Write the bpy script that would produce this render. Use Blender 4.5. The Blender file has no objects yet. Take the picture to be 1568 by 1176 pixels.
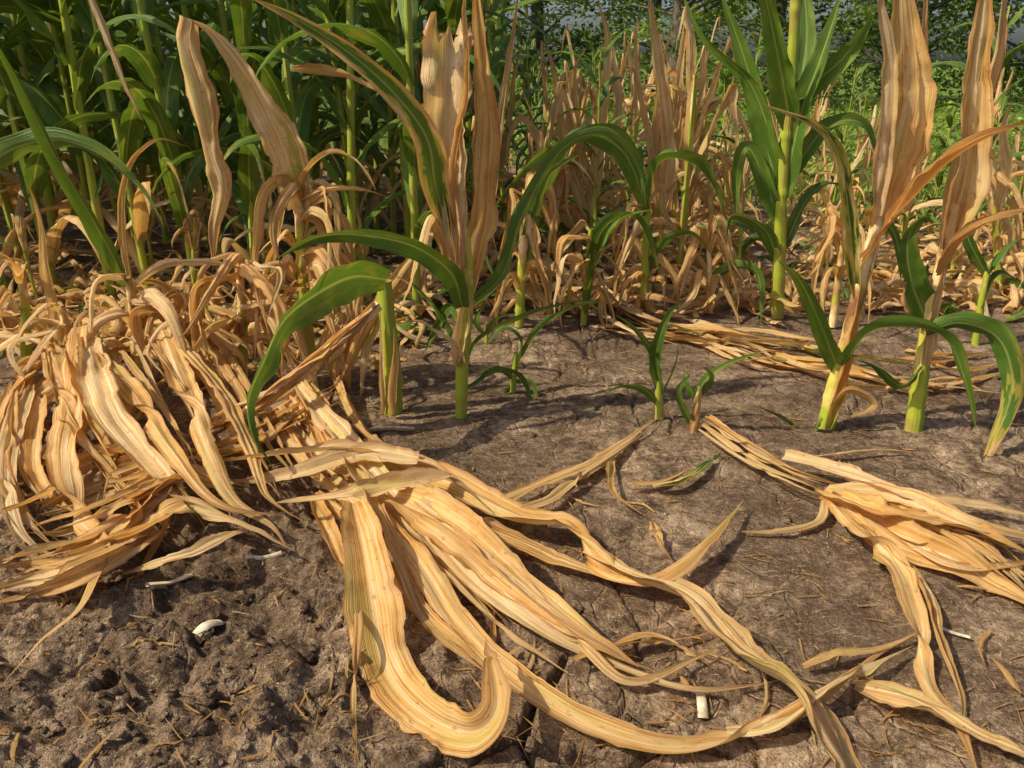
import bpy, math, random
import numpy as np
from mathutils import Vector, noise
R=random.Random(11)
scene=bpy.context.scene
CAM_H=0.9; PITCH=math.radians(22.4); F=1184.0
SP,CP=math.sin(PITCH),math.cos(PITCH)

# ---------------------------------------------------------------- terrain
def sst(a,b,x):
    t=(x-a)/(b-a)
    t=0.0 if t<0 else (1.0 if t>1 else t)
    return t*t*(3-2*t)
CR=[((0.10,1.02),(0.05,0.93)),((0.05,0.93),(0.02,0.85)),((0.02,0.85),(0.06,0.74)),((0.02,0.85),(-0.10,0.80)),((-0.10,0.80),(-.2,.7)),((0.02,.85),(.14,.80)),((.14,.80),(.3,.82)),
    ((-0.78,1.12),(-0.88,1.07)),((-0.62,0.93),(-0.72,0.86)),((-0.72,0.86),(-0.86,0.86)),((0.02,1.28),(-0.05,1.16)),((-0.05,1.16),(-0.16,1.11))]
def seg(x,y,a,b):
    dx,dy=b[0]-a[0],b[1]-a[1]; t=((x-a[0])*dx+(y-a[1])*dy)/(dx*dx+dy*dy); t=min(1,max(0,t))
    return math.hypot(x-a[0]-t*dx,y-a[1]-t*dy)
def gh(x,y):
    h=0.035*noise.noise(Vector((x*0.9+3,y*0.9,0.3)))
    if y>7 or abs(x)>6: return h
    p=Vector((x,y,0))
    rough=sst(0.10,-0.40,x+0.2*noise.noise(p*3))*sst(2.0,1.3,y)
    h+=0.011*noise.fractal(p*5,1.0,2.0,4)
    n=noise.fractal(p*13+Vector((5,1,0)),0.6,2.1,5)
    h+=(0.005+0.016*rough)*n
    r=1-abs(noise.noise(p*8+Vector((0,9,2))))*2.5
    h+=rough*0.018*r+rough*.008*(1-abs(noise.noise(p*27+Vector((3,9,2))))*3)
    if y<3.2 and abs(x)<2.2:
        w=p+0.05*Vector((noise.noise(p*7),noise.noise(p*7+Vector((9,9,9))),0))
        d=noise.voronoi(w*5.2)[0]
        e=d[1]-d[0]
        m=sst(-.05,0.25,noise.noise(p*1.7+Vector((2.2,4.1,0))))
        h-=0.014*m*(1-sst(0.0,0.05,e))
        if y<1.5:
            xx=x+.03*noise.noise(p*14); yy=y+.03*noise.noise(p*14+Vector((7,3,1)))
            dd=min(seg(xx,yy,a,b) for a,b in CR)
            h-=0.04*(1-sst(0.002,0.012,dd))
    return h
def ray(u,v):
    dx=(u-784)/F; dy=(588-v)/F
    return dx, CP+dy*SP, -SP+dy*CP
def G(u,v,dz=0.0):
    """survey point: spot on the soil (dz above it)"""
    d=ray(u,v); z=dz
    for _ in range(3):
        t=(z-CAM_H)/d[2]; z=gh(d[0]*t,d[1]*t)+dz
    return np.array((d[0]*t,d[1]*t,z))
def D(u,v,Y):
    """survey point: spot on the upright plane of the row at distance Y"""
    d=ray(u,v); t=Y/d[1]
    return np.array((d[0]*t,Y,CAM_H+d[2]*t))

# ---------------------------------------------------------------- mesh builder
class MB:
    def __init__(s): s.v=[];s.f=[];s.uv=[];s.dry=[];s.tint=[];s.mi=[];s.n=0
    def grid(s,V,UV,dry,tint,mi,closed=False):
        n,m=V.shape[:2]; b=s.n
        s.v.append(V.reshape(-1,3)); s.uv.append(UV.reshape(-1,2)); s.dry.append(np.broadcast_to(dry,(n,m)).reshape(-1)); s.tint.append(np.full(n*m,tint))
        i=np.arange(n-1)[:,None]; j=np.arange(m-1)[None,:]
        a=b+i*m+j
        fs=np.stack([a,a+1,a+m+1,a+m],-1).reshape(-1,4)
        s.f.append(fs); s.mi.append(np.full(len(fs),mi)); s.n+=n*m
    def mesh(s,name,mats):
        v=np.concatenate(s.v);f=np.concatenate(s.f);uv=np.concatenate(s.uv)
        me=bpy.data.meshes.new(name)
        me.vertices.add(len(v)); me.vertices.foreach_set('co',v.astype(np.float32).ravel())
        me.loops.add(f.size); me.loops.foreach_set('vertex_index',f.ravel().astype(np.int32))
        me.polygons.add(len(f)); me.polygons.foreach_set('loop_start',np.arange(0,f.size,4,dtype=np.int32))
        me.update(calc_edges=True)
        for m in mats: me.materials.append(m)
        me.polygons.foreach_set('material_index',np.concatenate(s.mi).astype(np.int32))
        me.polygons.foreach_set('use_smooth',np.ones(len(f),dtype=bool))
        l=me.uv_layers.new(name='UVMap'); l.data.foreach_set('uv',uv[f.ravel()].astype(np.float32).ravel())
        a=me.attributes.new('dry','FLOAT','POINT'); a.data.foreach_set('value',np.concatenate(s.dry).astype(np.float32))
        a=me.attributes.new('tint','FLOAT','POINT'); a.data.foreach_set('value',np.concatenate(s.tint).astype(np.float32))
        me.update(); return me
    def obj(s,name,mats,loc=(0,0,0)):
        o=bpy.data.objects.new(name,s.mesh(name,mats)); o.location=loc; scene.collection.objects.link(o); return o

def spline(P,N):
    P=np.asarray(P,float)
    if len(P)==2: P=np.array([P[0],(P[0]+P[1])/2,P[1]])
    Q=np.vstack([2*P[0]-P[1],P,2*P[-1]-P[-2]]); out=[]
    k=12
    for i in range(1,len(Q)-2):
        for q in range(k):
            t=q/k
            out.append(0.5*((2*Q[i])+(-Q[i-1]+Q[i+1])*t+(2*Q[i-1]-5*Q[i]+4*Q[i+1]-Q[i+2])*t*t+(-Q[i-1]+3*Q[i]-3*Q[i+1]+Q[i+2])*t**3))
    out.append(Q[-2]); out=np.array(out)
    s=np.concatenate([[0],np.cumsum(np.linalg.norm(np.diff(out,axis=0),axis=1))])
    tt=np.linspace(0,s[-1],N)
    return np.stack([np.interp(tt,s,out[:,c]) for c in range(3)],1), s[-1]
def unit(v):
    n=np.linalg.norm(v); return v/n if n>1e-9 else v
def frames(C,side):
    T=np.gradient(C,axis=0); T/=np.maximum(np.linalg.norm(T,axis=1,keepdims=True),1e-9)
    S=np.zeros_like(C); s=np.asarray(side,float)
    for i in range(len(C)):
        s=s-T[i]*np.dot(s,T[i])
        if np.linalg.norm(s)<1e-4: s=np.cross(T[i],(0.3,0.2,1))
        s=unit(s); S[i]=s
    return T,S,np.cross(S,T)
def wob(n,k,amp):
    t=np.linspace(0,1,n); r=np.zeros(n)
    for q in range(3):
        r+=math.pow(0.6,q)*np.sin(t*6.283*k*(q+1)*R.uniform(.7,1.3)+R.uniform(0,6.28))
    return r*amp*0.6
def kink(n,k,amp):
    """angular (piecewise linear) wander, like creased dry leaf"""
    kn=max(3,int(k)); xs=np.sort(np.array([0,1]+[R.random() for _ in range(kn)])); ys=np.array([R.uniform(-1,1) for _ in xs])
    return np.interp(np.linspace(0,1,n),xs,ys)*amp
def ribbon(B,P,W,side=(1,0,0),N=28,M=7,curl=0.5,curl2=None,twist=0.0,dry=1.0,dry2=None,ruff=0.12,pleat=0.0,prof='leaf',clamp=False,tint=None,roll=0.0,jit=0.0,mi=0,edge=0.0,flip=None):
    C,L=spline(P,N); isdry=pleat>0
    if jit: C=C+np.stack([kink(N,L/.10,jit) for _ in range(3)],1)*np.linspace(0.2,1,N)[:,None]
    T,S,Nn=frames(C,side)
    t=np.linspace(0,1,N)
    if prof=='leaf': w=(0.5+0.5*np.clip(t/0.22,0,1)**.8)*np.clip(1-t**2.0,0.012,1)**0.9
    elif prof=='loop': w=(0.5+0.5*np.clip(t/0.3,0,1)**.8)*np.clip(1-t**4,0.02,1)
    else: w=(0.45+0.55*np.clip(t/0.5,0,1))*(1+0*t)
    w=w*W*0.5*(1+wob(N,2,.05))
    ang=roll+twist*t+(kink(N,L/.16,0.42) if isdry else wob(N,1.5,0.15))
    if flip:
        for f0 in flip: ang=ang+math.pi*(1/(1+np.exp(-(t-f0)/.025)))
    ca,sa=np.cos(ang)[:,None],np.sin(ang)[:,None]
    S2=S*ca+Nn*sa; N2=Nn*ca-S*sa
    if curl2 is None: curl2=curl
    c=curl+(curl2-curl)*t+(kink(N,L/.13,.4*abs(curl)+.2) if isdry else wob(N,2,0.25*abs(curl)+.1)); c=np.where(np.abs(c)<0.05,0.05,c)
    s=np.linspace(-1,1,M)[None,:]
    c=c[:,None]; ww=w[:,None]
    if isdry:
        e1=1+kink(N,L/.022,.12); e2=1+kink(N,L/.022,.12); ww=ww*np.where(s<0,1+(e1[:,None]-1)*np.abs(s),1+(e2[:,None]-1)*np.abs(s))
    x=ww*np.sin(c*s)/c; y=ww*(1-np.cos(c*s))/c
    fold=(0.18+kink(N,L/.2,.36))[:,None] if isdry else 0.22
    y=y+ww*fold*np.abs(s)   # fold along midrib
    kk=max(2.0,L/0.09)
    ph1,ph2=R.uniform(0,6),R.uniform(0,6)
    r1=np.sin(t*kk*6.28*.5+ph1+wob(N,3,1.2)); r2=np.sin(t*kk*6.28*.55+ph2+wob(N,3,1.2))
    rr=np.where(s<0,r1[:,None],r2[:,None])
    y=y+ww*ruff*rr*s*s
    if pleat:
        q=s*R.uniform(1.3,2.5)+wob(N,.7,.6)[:,None]+R.uniform(0,6)
        y=y+ww*pleat*1.5*(np.abs((q%2)-1)-.5)*2
        f=kink(N,L/.04,1)[:,None]*(s>0)*s+kink(N,L/.04,1)[:,None]*(s<0)*(-s)
        y=y+ww*.13*f
    V=C[:,None,:]+S2[:,None,:]*x[...,None]+N2[:,None,:]*y[...,None]
    if prof=='torn':
        k=np.array([R.uniform(-.05,.03) for _ in range(M)]); V[-1]+=T[-1]*k[:,None]
        V[-2]+=T[-1]*(k[:,None]*.5)
    if clamp:
        for i in range(N):
            for j in range(M):
                g=gh(V[i,j,0],V[i,j,1])+0.003
                if V[i,j,2]<g+0.002: V[i,j,2]=g+0.002*abs(math.sin(i*1.3+j))
    UV=np.stack(np.broadcast_arrays((s+1)/2,(t*L)[:,None]+0*s),-1).copy()
    UV[...,1]+=R.uniform(0,50)
    if dry2 is None: dry2=dry
    dd=(dry+(dry2-dry)*t)[:,None]+edge*np.abs(s)**2
    if not isdry: dd=dd+.5*np.clip((t-.82)/.18,0,1)[:,None]+.12*np.abs(s)**3
    elif dry>=.95: dd=dd+.6*np.clip((t-.72)/.28,0,1)[:,None]*R.uniform(.3,1)+.18*np.abs(s)**4
    B.grid(V,UV,dd,R.random() if tint is None else tint,mi)
def tube(B,P,r0,r1,dry=0.0,dry2=None,nodes=0.13,N=None,mi=1,M=9,clamp=False,oval=1.0):
    C,L=spline(P,N or max(10,int(sum(np.linalg.norm(np.diff(np.array(P),axis=0),axis=1))/0.012)))
    n=len(C); T,S,Nn=frames(C,(1,0.1,0)); t=np.linspace(0,1,n)
    r=r0+(r1-r0)*t
    if nodes:
        ph=((t*L+R.uniform(0,.05))%nodes)/nodes
        r=r*(1+0.22*np.exp(-((ph-.5)/.05)**2)+0.10*np.clip(ph-.5,0,1)-0.05*np.clip(.5-ph,0,1))
    a=np.linspace(0,2*math.pi,M)[None,:]
    rr=r[:,None]*(1+0.06*np.sin(a*2+1)+0.03*np.sin(a*5+wob(n,1,2)[:,None]))
    V=C[:,None,:]+S[:,None,:]*(rr*np.cos(a))[...,None]+Nn[:,None,:]*(rr*np.sin(a)*oval)[...,None]
    UV=np.stack(np.broadcast_arrays(a/6.2832*0.6,(t*L)[:,None]+0*a),-1).copy(); UV[...,1]+=R.uniform(0,20)
    if dry2 is None: dry2=dry
    B.grid(V,UV,(dry+(dry2-dry)*t)[:,None],R.random(),mi)
def arc(B,o,az,L,e0,e1,W,p=1.3,drift=0.0,N=20,M=5,kinkat=None,**k):
    pts=[np.array(o,float)]; n=9
    for i in range(n):
        s=(i+.5)/n; e=e0+(e1-e0)*s**p
        if kinkat and s>kinkat: e=R.uniform(-1.5,-1.1)
        a=az+drift*s; st=L/n
        pts.append(pts[-1]+st*np.array((math.cos(e)*math.cos(a),math.cos(e)*math.sin(a),math.sin(e))))
    ribbon(B,pts,W,side=(-math.sin(az),math.cos(az),0),N=N,M=M,**k)

# ---------------------------------------------------------------- materials
def newmat(name):
    m=bpy.data.materials.new(name); m.use_nodes=True; nt=m.node_tree; nt.nodes.clear(); return m,nt
class NT:
    def __init__(s,nt): s.nt=nt
    def n(s,t,**k):
        nd=s.nt.nodes.new(t)
        for a,b in k.items(): setattr(nd,a,b)
        return nd
    def l(s,a,b): s.nt.links.new(a,b)
    def math(s,op,a,b=None,c=None,clamp=False):
        nd=s.n('ShaderNodeMath',operation=op,use_clamp=clamp)
        for i,x in enumerate((a,b,c)):
            if x is None: continue
            if isinstance(x,(int,float)): nd.inputs[i].default_value=x
            else: s.l(x,nd.inputs[i])
        return nd.outputs[0]
    def mix(s,f,a,b,bt='MIX'):
        nd=s.n('ShaderNodeMix',data_type='RGBA',blend_type=bt)
        for i,x in ((0,f),(6,a),(7,b)):
            if isinstance(x,(int,float)): nd.inputs[i].default_value=x
            elif isinstance(x,tuple): nd.inputs[i].default_value=(*x,1)
            else: s.l(x,nd.inputs[i])
        return nd.outputs[2]
    def ramp(s,f,stops):
        nd=s.n('ShaderNodeValToRGB'); cr=nd.color_ramp
        while len(cr.elements)<len(stops): cr.elements.new(0.5)
        for e,(p,c) in zip(cr.elements,stops):
            e.position=p; e.color=(*c,1) if isinstance(c,tuple) else (c,c,c,1)
        s.l(f,nd.inputs[0]); return nd.outputs[0]
    def noise(s,vec,scale,detail=3,rough=.5,dist=0):
        nd=s.n('ShaderNodeTexNoise'); nd.inputs['Scale'].default_value=scale; nd.inputs['Detail'].default_value=detail
        nd.inputs['Roughness'].default_value=rough; nd.inputs['Distortion'].default_value=dist
        s.l(vec,nd.inputs['Vector']); return nd.outputs[0]
    def vmul(s,v,xyz):
        nd=s.n('ShaderNodeVectorMath',operation='MULTIPLY'); s.l(v,nd.inputs[0]); nd.inputs[1].default_value=xyz; return nd.outputs[0]
def leafmat(name,stalk=False):
    m,nt=newmat(name); g=NT(nt)
    uv=g.n('ShaderNodeUVMap',uv_map='UVMap').outputs[0]
    dry=g.n('ShaderNodeAttribute',attribute_name='dry').outputs['Fac']
    tint=g.n('ShaderNodeAttribute',attribute_name='tint').outputs['Fac']
    sx=g.n('ShaderNodeSeparateXYZ'); g.l(uv,sx.inputs[0]); X=sx.outputs[0]
    streak=g.noise(g.vmul(uv,(13,2.2,1)),1.0,3,.6)
    fine=g.noise(g.vmul(uv,(55,2.5,1)),1.0,1,.6)
    blot=g.noise(g.vmul(uv,(2.5,9,1)),1.0,3,.6,.4)
    spots=g.noise(g.vmul(uv,(7,60,1)),1.0,3,.65,.3)
    mid=g.math('ABSOLUTE',g.math('SUBTRACT',X,0.5))
    midm=g.ramp(mid,[(0.0,1.0),(0.03,0.8),(0.05,0.0)])
    if stalk:
        green=g.mix(streak,(0.16,0.27,0.015),(0.60,0.57,0.07))
        green=g.mix(g.math('MULTIPLY',tint,0.3),green,(0.13,0.24,0.025))
        green=g.mix(g.ramp(blot,[(0.52,0.0),(0.64,0.7)]),green,(0.38,0.25,0.07))
        dcol=g.ramp(blot,[(0.35,(0.22,0.10,0.04)),(0.48,(0.62,0.39,0.14)),(0.6,(0.84,0.65,0.34))])
    else:
        green=g.mix(tint,(0.042,0.120,0.022),(0.12,0.25,0.028))
        green=g.mix(g.math('MULTIPLY',streak,0.5),green,(0.20,0.34,0.05))
        green=g.mix(g.ramp(blot,[(0.50,0.0),(0.66,0.55)]),green,(0.34,0.37,0.06))
        green=g.mix(g.math('MULTIPLY',midm,0.75),green,(0.45,0.56,0.16))
        dcol=g.ramp(g.math('ADD',g.math('MULTIPLY',streak,0.6),g.math('MULTIPLY',blot,0.4)),
            [(0.35,(0.36,0.155,0.05)),(0.43,(0.66,0.37,0.115)),(0.51,(0.86,0.60,0.245)),(0.61,(0.94,0.81,0.50))])
        dcol=g.mix(g.math('MULTIPLY',tint,0.42),dcol,(0.78,0.41,0.10))
        dcol=g.mix(g.math('MULTIPLY',g.ramp(tint,[(0.0,1.0),(0.45,0.0)]),0.42),dcol,(0.93,0.82,0.56))
        dcol=g.mix(g.math('MULTIPLY',midm,0.55),dcol,(0.95,0.84,0.50))
        ed=g.ramp(g.math('ADD',mid,g.math('MULTIPLY',g.math('SUBTRACT',blot,.5),.5)),[(0.43,0.0),(0.53,0.65)])
        dcol=g.mix(ed,dcol,(0.48,0.22,0.065))
        tip=g.math('MULTIPLY',g.math('SUBTRACT',dry,1.02),1.6,clamp=True)
        dcol=g.mix(g.math('MULTIPLY',tip,.75),dcol,(0.42,0.20,0.07))
        sp=g.ramp(spots,[(0.61,0.0),(0.68,1.0)])
        dcol=g.mix(g.math('MULTIPLY',sp,0.5),dcol,(0.32,0.14,0.05))
        gl=g.noise(g.vmul(uv,(2.2,4.0,1)),1.0,1,.5)
        dcol=g.mix(g.ramp(gl,[(0.58,0.0),(0.70,0.5)]),dcol,(0.62,0.58,0.15))
    k=g.math('ADD',dry,g.math('MULTIPLY',g.math('SUBTRACT',blot,0.5),1.3))
    k=g.ramp(k,[(0.36,0.0),(0.5,0.5),(0.64,1.0)])
    yel=g.mix(k,green,dcol)
    kk=g.math('MULTIPLY',g.math('MULTIPLY',k,g.math('SUBTRACT',1.0,k)),2.4,clamp=True)
    col=g.mix(kk,yel,(0.60,0.54,0.07))
    if not stalk: col=g.mix(g.math('MULTIPLY',g.ramp(fine,[(0.42,1.0),(0.58,0.0)]),0.42),col,(0.60,0.42,0.25),'MULTIPLY')
    bs=g.n('ShaderNodeBsdfPrincipled'); g.l(col,bs.inputs['Base Color'])
    rg=g.math('ADD',0.40,g.math('MULTIPLY',k,0.2)); g.l(rg,bs.inputs['Roughness'])
    bs.inputs['Specular IOR Level'].default_value=0.35
    bp=g.n('ShaderNodeBump'); bp.inputs['Strength'].default_value=0.85; bp.inputs['Distance'].default_value=0.0028
    hh=g.math('ADD',g.math('MULTIPLY',fine,0.8),g.math('MULTIPLY',streak,1.3)); hh=g.math('ADD',hh,g.math('MULTIPLY',spots,.25)); g.l(hh,bp.inputs['Height']); g.l(bp.outputs[0],bs.inputs['Normal'])
    out=g.n('ShaderNodeOutputMaterial')
    if stalk: g.l(bs.outputs[0],out.inputs[0])
    else:
        tr=g.n('ShaderNodeBsdfTranslucent'); tc=g.mix(0.6,col,(1.0,0.80,0.32),'MULTIPLY')
        g.l(tc,tr.inputs[0])
        mx=g.n('ShaderNodeMixShader'); mx.inputs[0].default_value=0.36; g.l(bs.outputs[0],mx.inputs[1]); g.l(tr.outputs[0],mx.inputs[2]); g.l(mx.outputs[0],out.inputs[0])
    return m
LEAF=leafmat('corn_leaf_material'); STALK=leafmat('corn_stalk_material',True); MATS=[LEAF,STALK]

def soilmat():
    m,nt=newmat('dry_soil'); g=NT(nt)
    P=g.n('ShaderNodeTexCoord').outputs['Object']
    big=g.noise(P,2.2,4,.6); med=g.noise(P,9,6,.7,.3); fin=g.noise(P,55,4,.7); vf=g.noise(P,230,3,.7)
    fib=g.noise(g.vmul(P,(40,170,40)),1.0,3,.6,1.8)
    c=g.ramp(g.math('ADD',g.math('MULTIPLY',med,0.6),g.math('MULTIPLY',fin,0.4)),[(0.36,(0.060,0.036,0.022)),(0.46,(0.19,0.125,0.078)),(0.54,(0.41,0.285,0.182)),(0.64,(0.70,0.54,0.365))])
    c=g.mix(g.ramp(big,[(0.42,0.0),(0.58,0.7)]),c,(0.115,0.072,0.045))
    c=g.mix(g.math('MULTIPLY',g.ramp(fib,[(0.56,0.0),(0.66,1.0)]),0.55),c,(0.62,0.48,0.31))
    c=g.mix(g.math('MULTIPLY',g.ramp(vf,[(0.35,1.0),(0.5,0.0)]),0.5),c,(0.05,0.03,0.018))
    sx=g.n('ShaderNodeSeparateXYZ'); g.l(P,sx.inputs[0])
    far=g.ramp(g.math('ADD',g.math('MULTIPLY',sx.outputs[1],0.05),g.math('MULTIPLY',g.math('SUBTRACT',big,0.5),0.15)),[(0.36,0.0),(0.44,1.0)])
    gc=g.mix(med,(0.06,0.12,0.02),(0.20,0.27,0.05))
    c=g.mix(far,c,gc)
    bs=g.n('ShaderNodeBsdfPrincipled'); g.l(c,bs.inputs['Base Color']); bs.inputs['Roughness'].default_value=0.95; bs.inputs['Specular IOR Level'].default_value=0.1
    b1=g.n('ShaderNodeBump'); b1.inputs['Strength'].default_value=1.0; b1.inputs['Distance'].default_value=0.024
    wn=g.n('ShaderNodeTexNoise'); wn.inputs['Scale'].default_value=9; g.l(P,wn.inputs['Vector'])
    va=g.n('ShaderNodeVectorMath',operation='MULTIPLY_ADD'); g.l(wn.outputs['Color'],va.inputs[0]); va.inputs[1].default_value=(.09,.09,.0); g.l(P,va.inputs[2])
    vo=g.n('ShaderNodeTexVoronoi',feature='DISTANCE_TO_EDGE'); vo.inputs['Scale'].default_value=9; g.l(va.outputs[0],vo.inputs['Vector'])
    ck=g.ramp(vo.outputs['Distance'],[(0.0,0.0),(0.035,1.0)])
    ck=g.math('MULTIPLY',ck,g.ramp(g.noise(P,1.3,2,.5),[(0.40,0.0),(0.50,.6)]))
    h=g.math('ADD',g.math('ADD',g.math('MULTIPLY',g.noise(P,30,6,.75),1.0),g.math('MULTIPLY',fin,0.5)),g.math('ADD',g.math('MULTIPLY',vf,0.25),g.math('MULTIPLY',fib,.2)))
    h=g.math('ADD',h,g.math('MULTIPLY',ck,.5)); g.l(h,b1.inputs['Height']); g.l(b1.outputs[0],bs.inputs['Normal'])
    out=g.n('ShaderNodeOutputMaterial'); g.l(bs.outputs[0],out.inputs[0]); return m
def simplemat(name,c1,c2,scale=3,trans=0.0,rough=.7):
    m,nt=newmat(name); g=NT(nt); P=g.n('ShaderNodeTexCoord').outputs['Object']
    c=g.mix(g.ramp(g.noise(P,scale,3,.6),[(0.38,0.0),(0.62,1.0)]),c1,c2)
    bs=g.n('ShaderNodeBsdfPrincipled'); g.l(c,bs.inputs['Base Color']); bs.inputs['Roughness'].default_value=rough
    out=g.n('ShaderNodeOutputMaterial')
    if trans:
        tr=g.n('ShaderNodeBsdfTranslucent'); g.l(c,tr.inputs[0]); mx=g.n('ShaderNodeMixShader'); mx.inputs[0].default_value=trans
        g.l(bs.outputs[0],mx.inputs[1]); g.l(tr.outputs[0],mx.inputs[2]); g.l(mx.outputs[0],out.inputs[0])
    else: g.l(bs.outputs[0],out.inputs[0])
    return m
SOIL=soilmat()
TREEL=simplemat('tree_foliage',(0.035,0.09,0.015),(0.28,0.38,0.05),1.1,0.4)
BARK=simplemat('bark',(0.05,0.035,0.025),(0.14,0.11,0.08),9)
WEED=simplemat('weed_leaf',(0.05,0.13,0.015),(0.34,0.44,0.06),1.2,0.4)
CHIP=simplemat('pale_straw_chip',(0.42,0.33,0.22),(0.66,0.57,0.42),60)

# ---------------------------------------------------------------- ground
def axis(a,b,step,lo,hi):
    mid=np.arange(a,b,step); L=[];s=step;x=a
    while x>lo: s*=1.13; x-=s; L.append(x)
    H=[];s=step;x=mid[-1]
    while x<hi: s*=1.13; x+=s; H.append(x)
    return np.array(L[::-1]+list(mid)+H)
xs=axis(-1.25,1.35,0.0052,-300,300); ys=axis(0.62,2.1,0.0052,-60,400)
V=np.zeros((len(ys),len(xs),3))
for i,y in enumerate(ys):
    for j,x in enumerate(xs): V[i,j]=(x,y,gh(float(x),float(y)))
B=MB(); B.grid(V,V[...,:2].copy(),0.0,0.0,0); B.obj('ground',[SOIL])

# ---------------------------------------------------------------- crop plants (procedural types)
def green_corn(seed,H=2.15):
    R.seed(seed); B=MB(); az=R.uniform(-0.5,0.5)
    lx,ly=R.uniform(-.06,.06),R.uniform(-.06,.06)
    tube(B,[(0,0,-.02),(lx*.3,ly*.3,H*.4),(lx,ly,H)],0.018,0.007,-.6,-.6,nodes=.17,N=60,M=8)
    n=13
    for i in range(n):
        z=0.10+i*0.155; f=z/H
        o=(lx*f*f,ly*f*f,z)
        d=1.0 if (i<1) else (R.choice([0.9,0.0]) if i<2 else R.choice([-.3,-.3,-.2,0.0]))
        arc(B,o,az+math.pi*(i%2)+R.uniform(-.6,.6),R.uniform(.55,.9)*(1-.25*f),R.uniform(1.1,1.35),R.uniform(-1.3,-.3) ,R.uniform(.075,.11)*(0.7 if i<2 else 1),p=R.uniform(1.0,1.6),drift=R.uniform(-.6,.6),N=18,M=5,
            curl=.5,curl2=.2,dry=d,dry2=d+R.choice([0,.0,.3]),ruff=.22,twist=R.uniform(-.8,.8),tint=R.uniform(0,1.2))
    return B.mesh('green_corn_mesh',MATS)
def dry_corn(seed,H=0.8,greenish=0.3):
    R.seed(seed); B=MB(); az=R.uniform(0,3)
    lx,ly=R.uniform(-.08,.08),R.uniform(-.05,.05)
    tube(B,[(0,0,-.02),(lx*.3,ly*.3,H*.4),(lx,ly,H*.8)],0.016,0.010,-.3,0.6,nodes=.12,N=40,M=8)
    for i in range(5):   # upright dry blades
        f=R.uniform(.3,.85); o=(lx*f*f,ly*f*f,H*f*.9)
        arc(B,o,az+math.pi*(i%2)+R.uniform(-1,1),R.uniform(.30,.75),R.uniform(1.25,1.55),R.uniform(.7,1.5),R.uniform(.025,.07),N=22,M=7,kinkat=R.choice([None,.55,.65,.8]),
            curl=R.uniform(.6,1.8),dry=1.0,ruff=.2,twist=R.uniform(-2,2),pleat=.12,jit=.014,tint=R.uniform(0,.5))
    for i in range(5):   # arching blades
        f=R.uniform(.15,.75); o=(lx*f*f,ly*f*f,H*f)
        g=R.random()<greenish*.7
        arc(B,o,az+math.pi*(i%2)+R.uniform(-1,1),R.uniform(.3,.65),R.uniform(.7,1.3),R.uniform(-1.5,-.9),R.uniform(.03,.07),p=.8,N=22,M=7,
            curl=.6 if g else 1.2,dry=-.2 if g else 1.0,dry2=.3 if g else 1.0,ruff=.2,twist=R.uniform(-2,2),pleat=0 if g else .15,jit=.015)
    for i in range(4):   # collapsed lower blades
        o=(0,0,R.uniform(.06,.45)*H)
        arc(B,o,R.uniform(0,6.28),R.uniform(.2,.5),R.uniform(-.4,.9),R.uniform(-1.45,-1.1),R.uniform(.02,.055),p=.4,N=16,M=5,curl=1.3,dry=1.0,ruff=.25,twist=R.uniform(-3,3),pleat=.15,jit=.02)
    return B.mesh('dry_corn_mesh',MATS)
GM=[green_corn(100+i) for i in range(7)]
DM=[dry_corn(200+i,H=0.75+.1*(i%3),greenish=.7) for i in range(9)]
R.seed(5)
def put(name,me,x,y,s=1.0,rz=None,tilt=.06):
    o=bpy.data.objects.new(name,me); o.location=(x,y,gh(x,y)); o.scale=(s,s,s*R.uniform(.92,1.08))
    o.rotation_euler=(R.uniform(-tilt,tilt),R.uniform(-tilt,tilt),R.uniform(0,6.28) if rz is None else rz); scene.collection.objects.link(o)
for r in range(7):
    y0=3.0+r*0.55
    for c in range(26):
        x=-4.6+c*0.21+R.uniform(-.05,.05)-r*.12
        y=y0+R.uniform(-.08,.08)+ (x+1)*(-0.12)
        lim=-0.22+0.03*r
        if x>lim or x<-.75*y-.9: continue
        if r>4 and R.random()<.15: continue
        put('green_corn_plant',R.choice(GM),x,y,R.uniform(.9,1.1))
for (v,step) in ((425,100),(385,82),(350,72),(320,66),(296,60),(275,54),(255,50),(238,46),(222,42)):
    u=670+R.uniform(0,40)
    while u<1600:
        lim=1600 if v>330 else 1100+ (v-222)*2.2
        if u<lim:
            p=G(u,v)
            if R.random()<(.25 if v>300 else .5): put('green_corn_plant',R.choice(GM),p[0],p[1],R.uniform(.36,.54))
            else: put('dry_corn_plant',R.choice(DM),p[0],p[1],R.uniform(.8,1.1) if (u<1060 and v>270) else R.uniform(.55,.8),tilt=.12)
        u+=step*R.uniform(.7,1.3)
for (u,v,s) in ((1540,400,.36),(1480,380,.34),(1420,370,.34),(1340,360,.34),(1270,350,.42),(1390,330,.30),(1500,320,.28),(1560,340,.34),(1300,310,.34)):
    p=G(u,v); put('green_corn_plant',R.choice(GM),p[0],p[1],s)
for (u,v) in ((60,470),(300,470),(420,455),(560,470),(240,440),(500,430)):
    p=G(u,v); put('dry_corn_plant',R.choice(DM),p[0],p[1],R.uniform(.45,.6))

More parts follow.
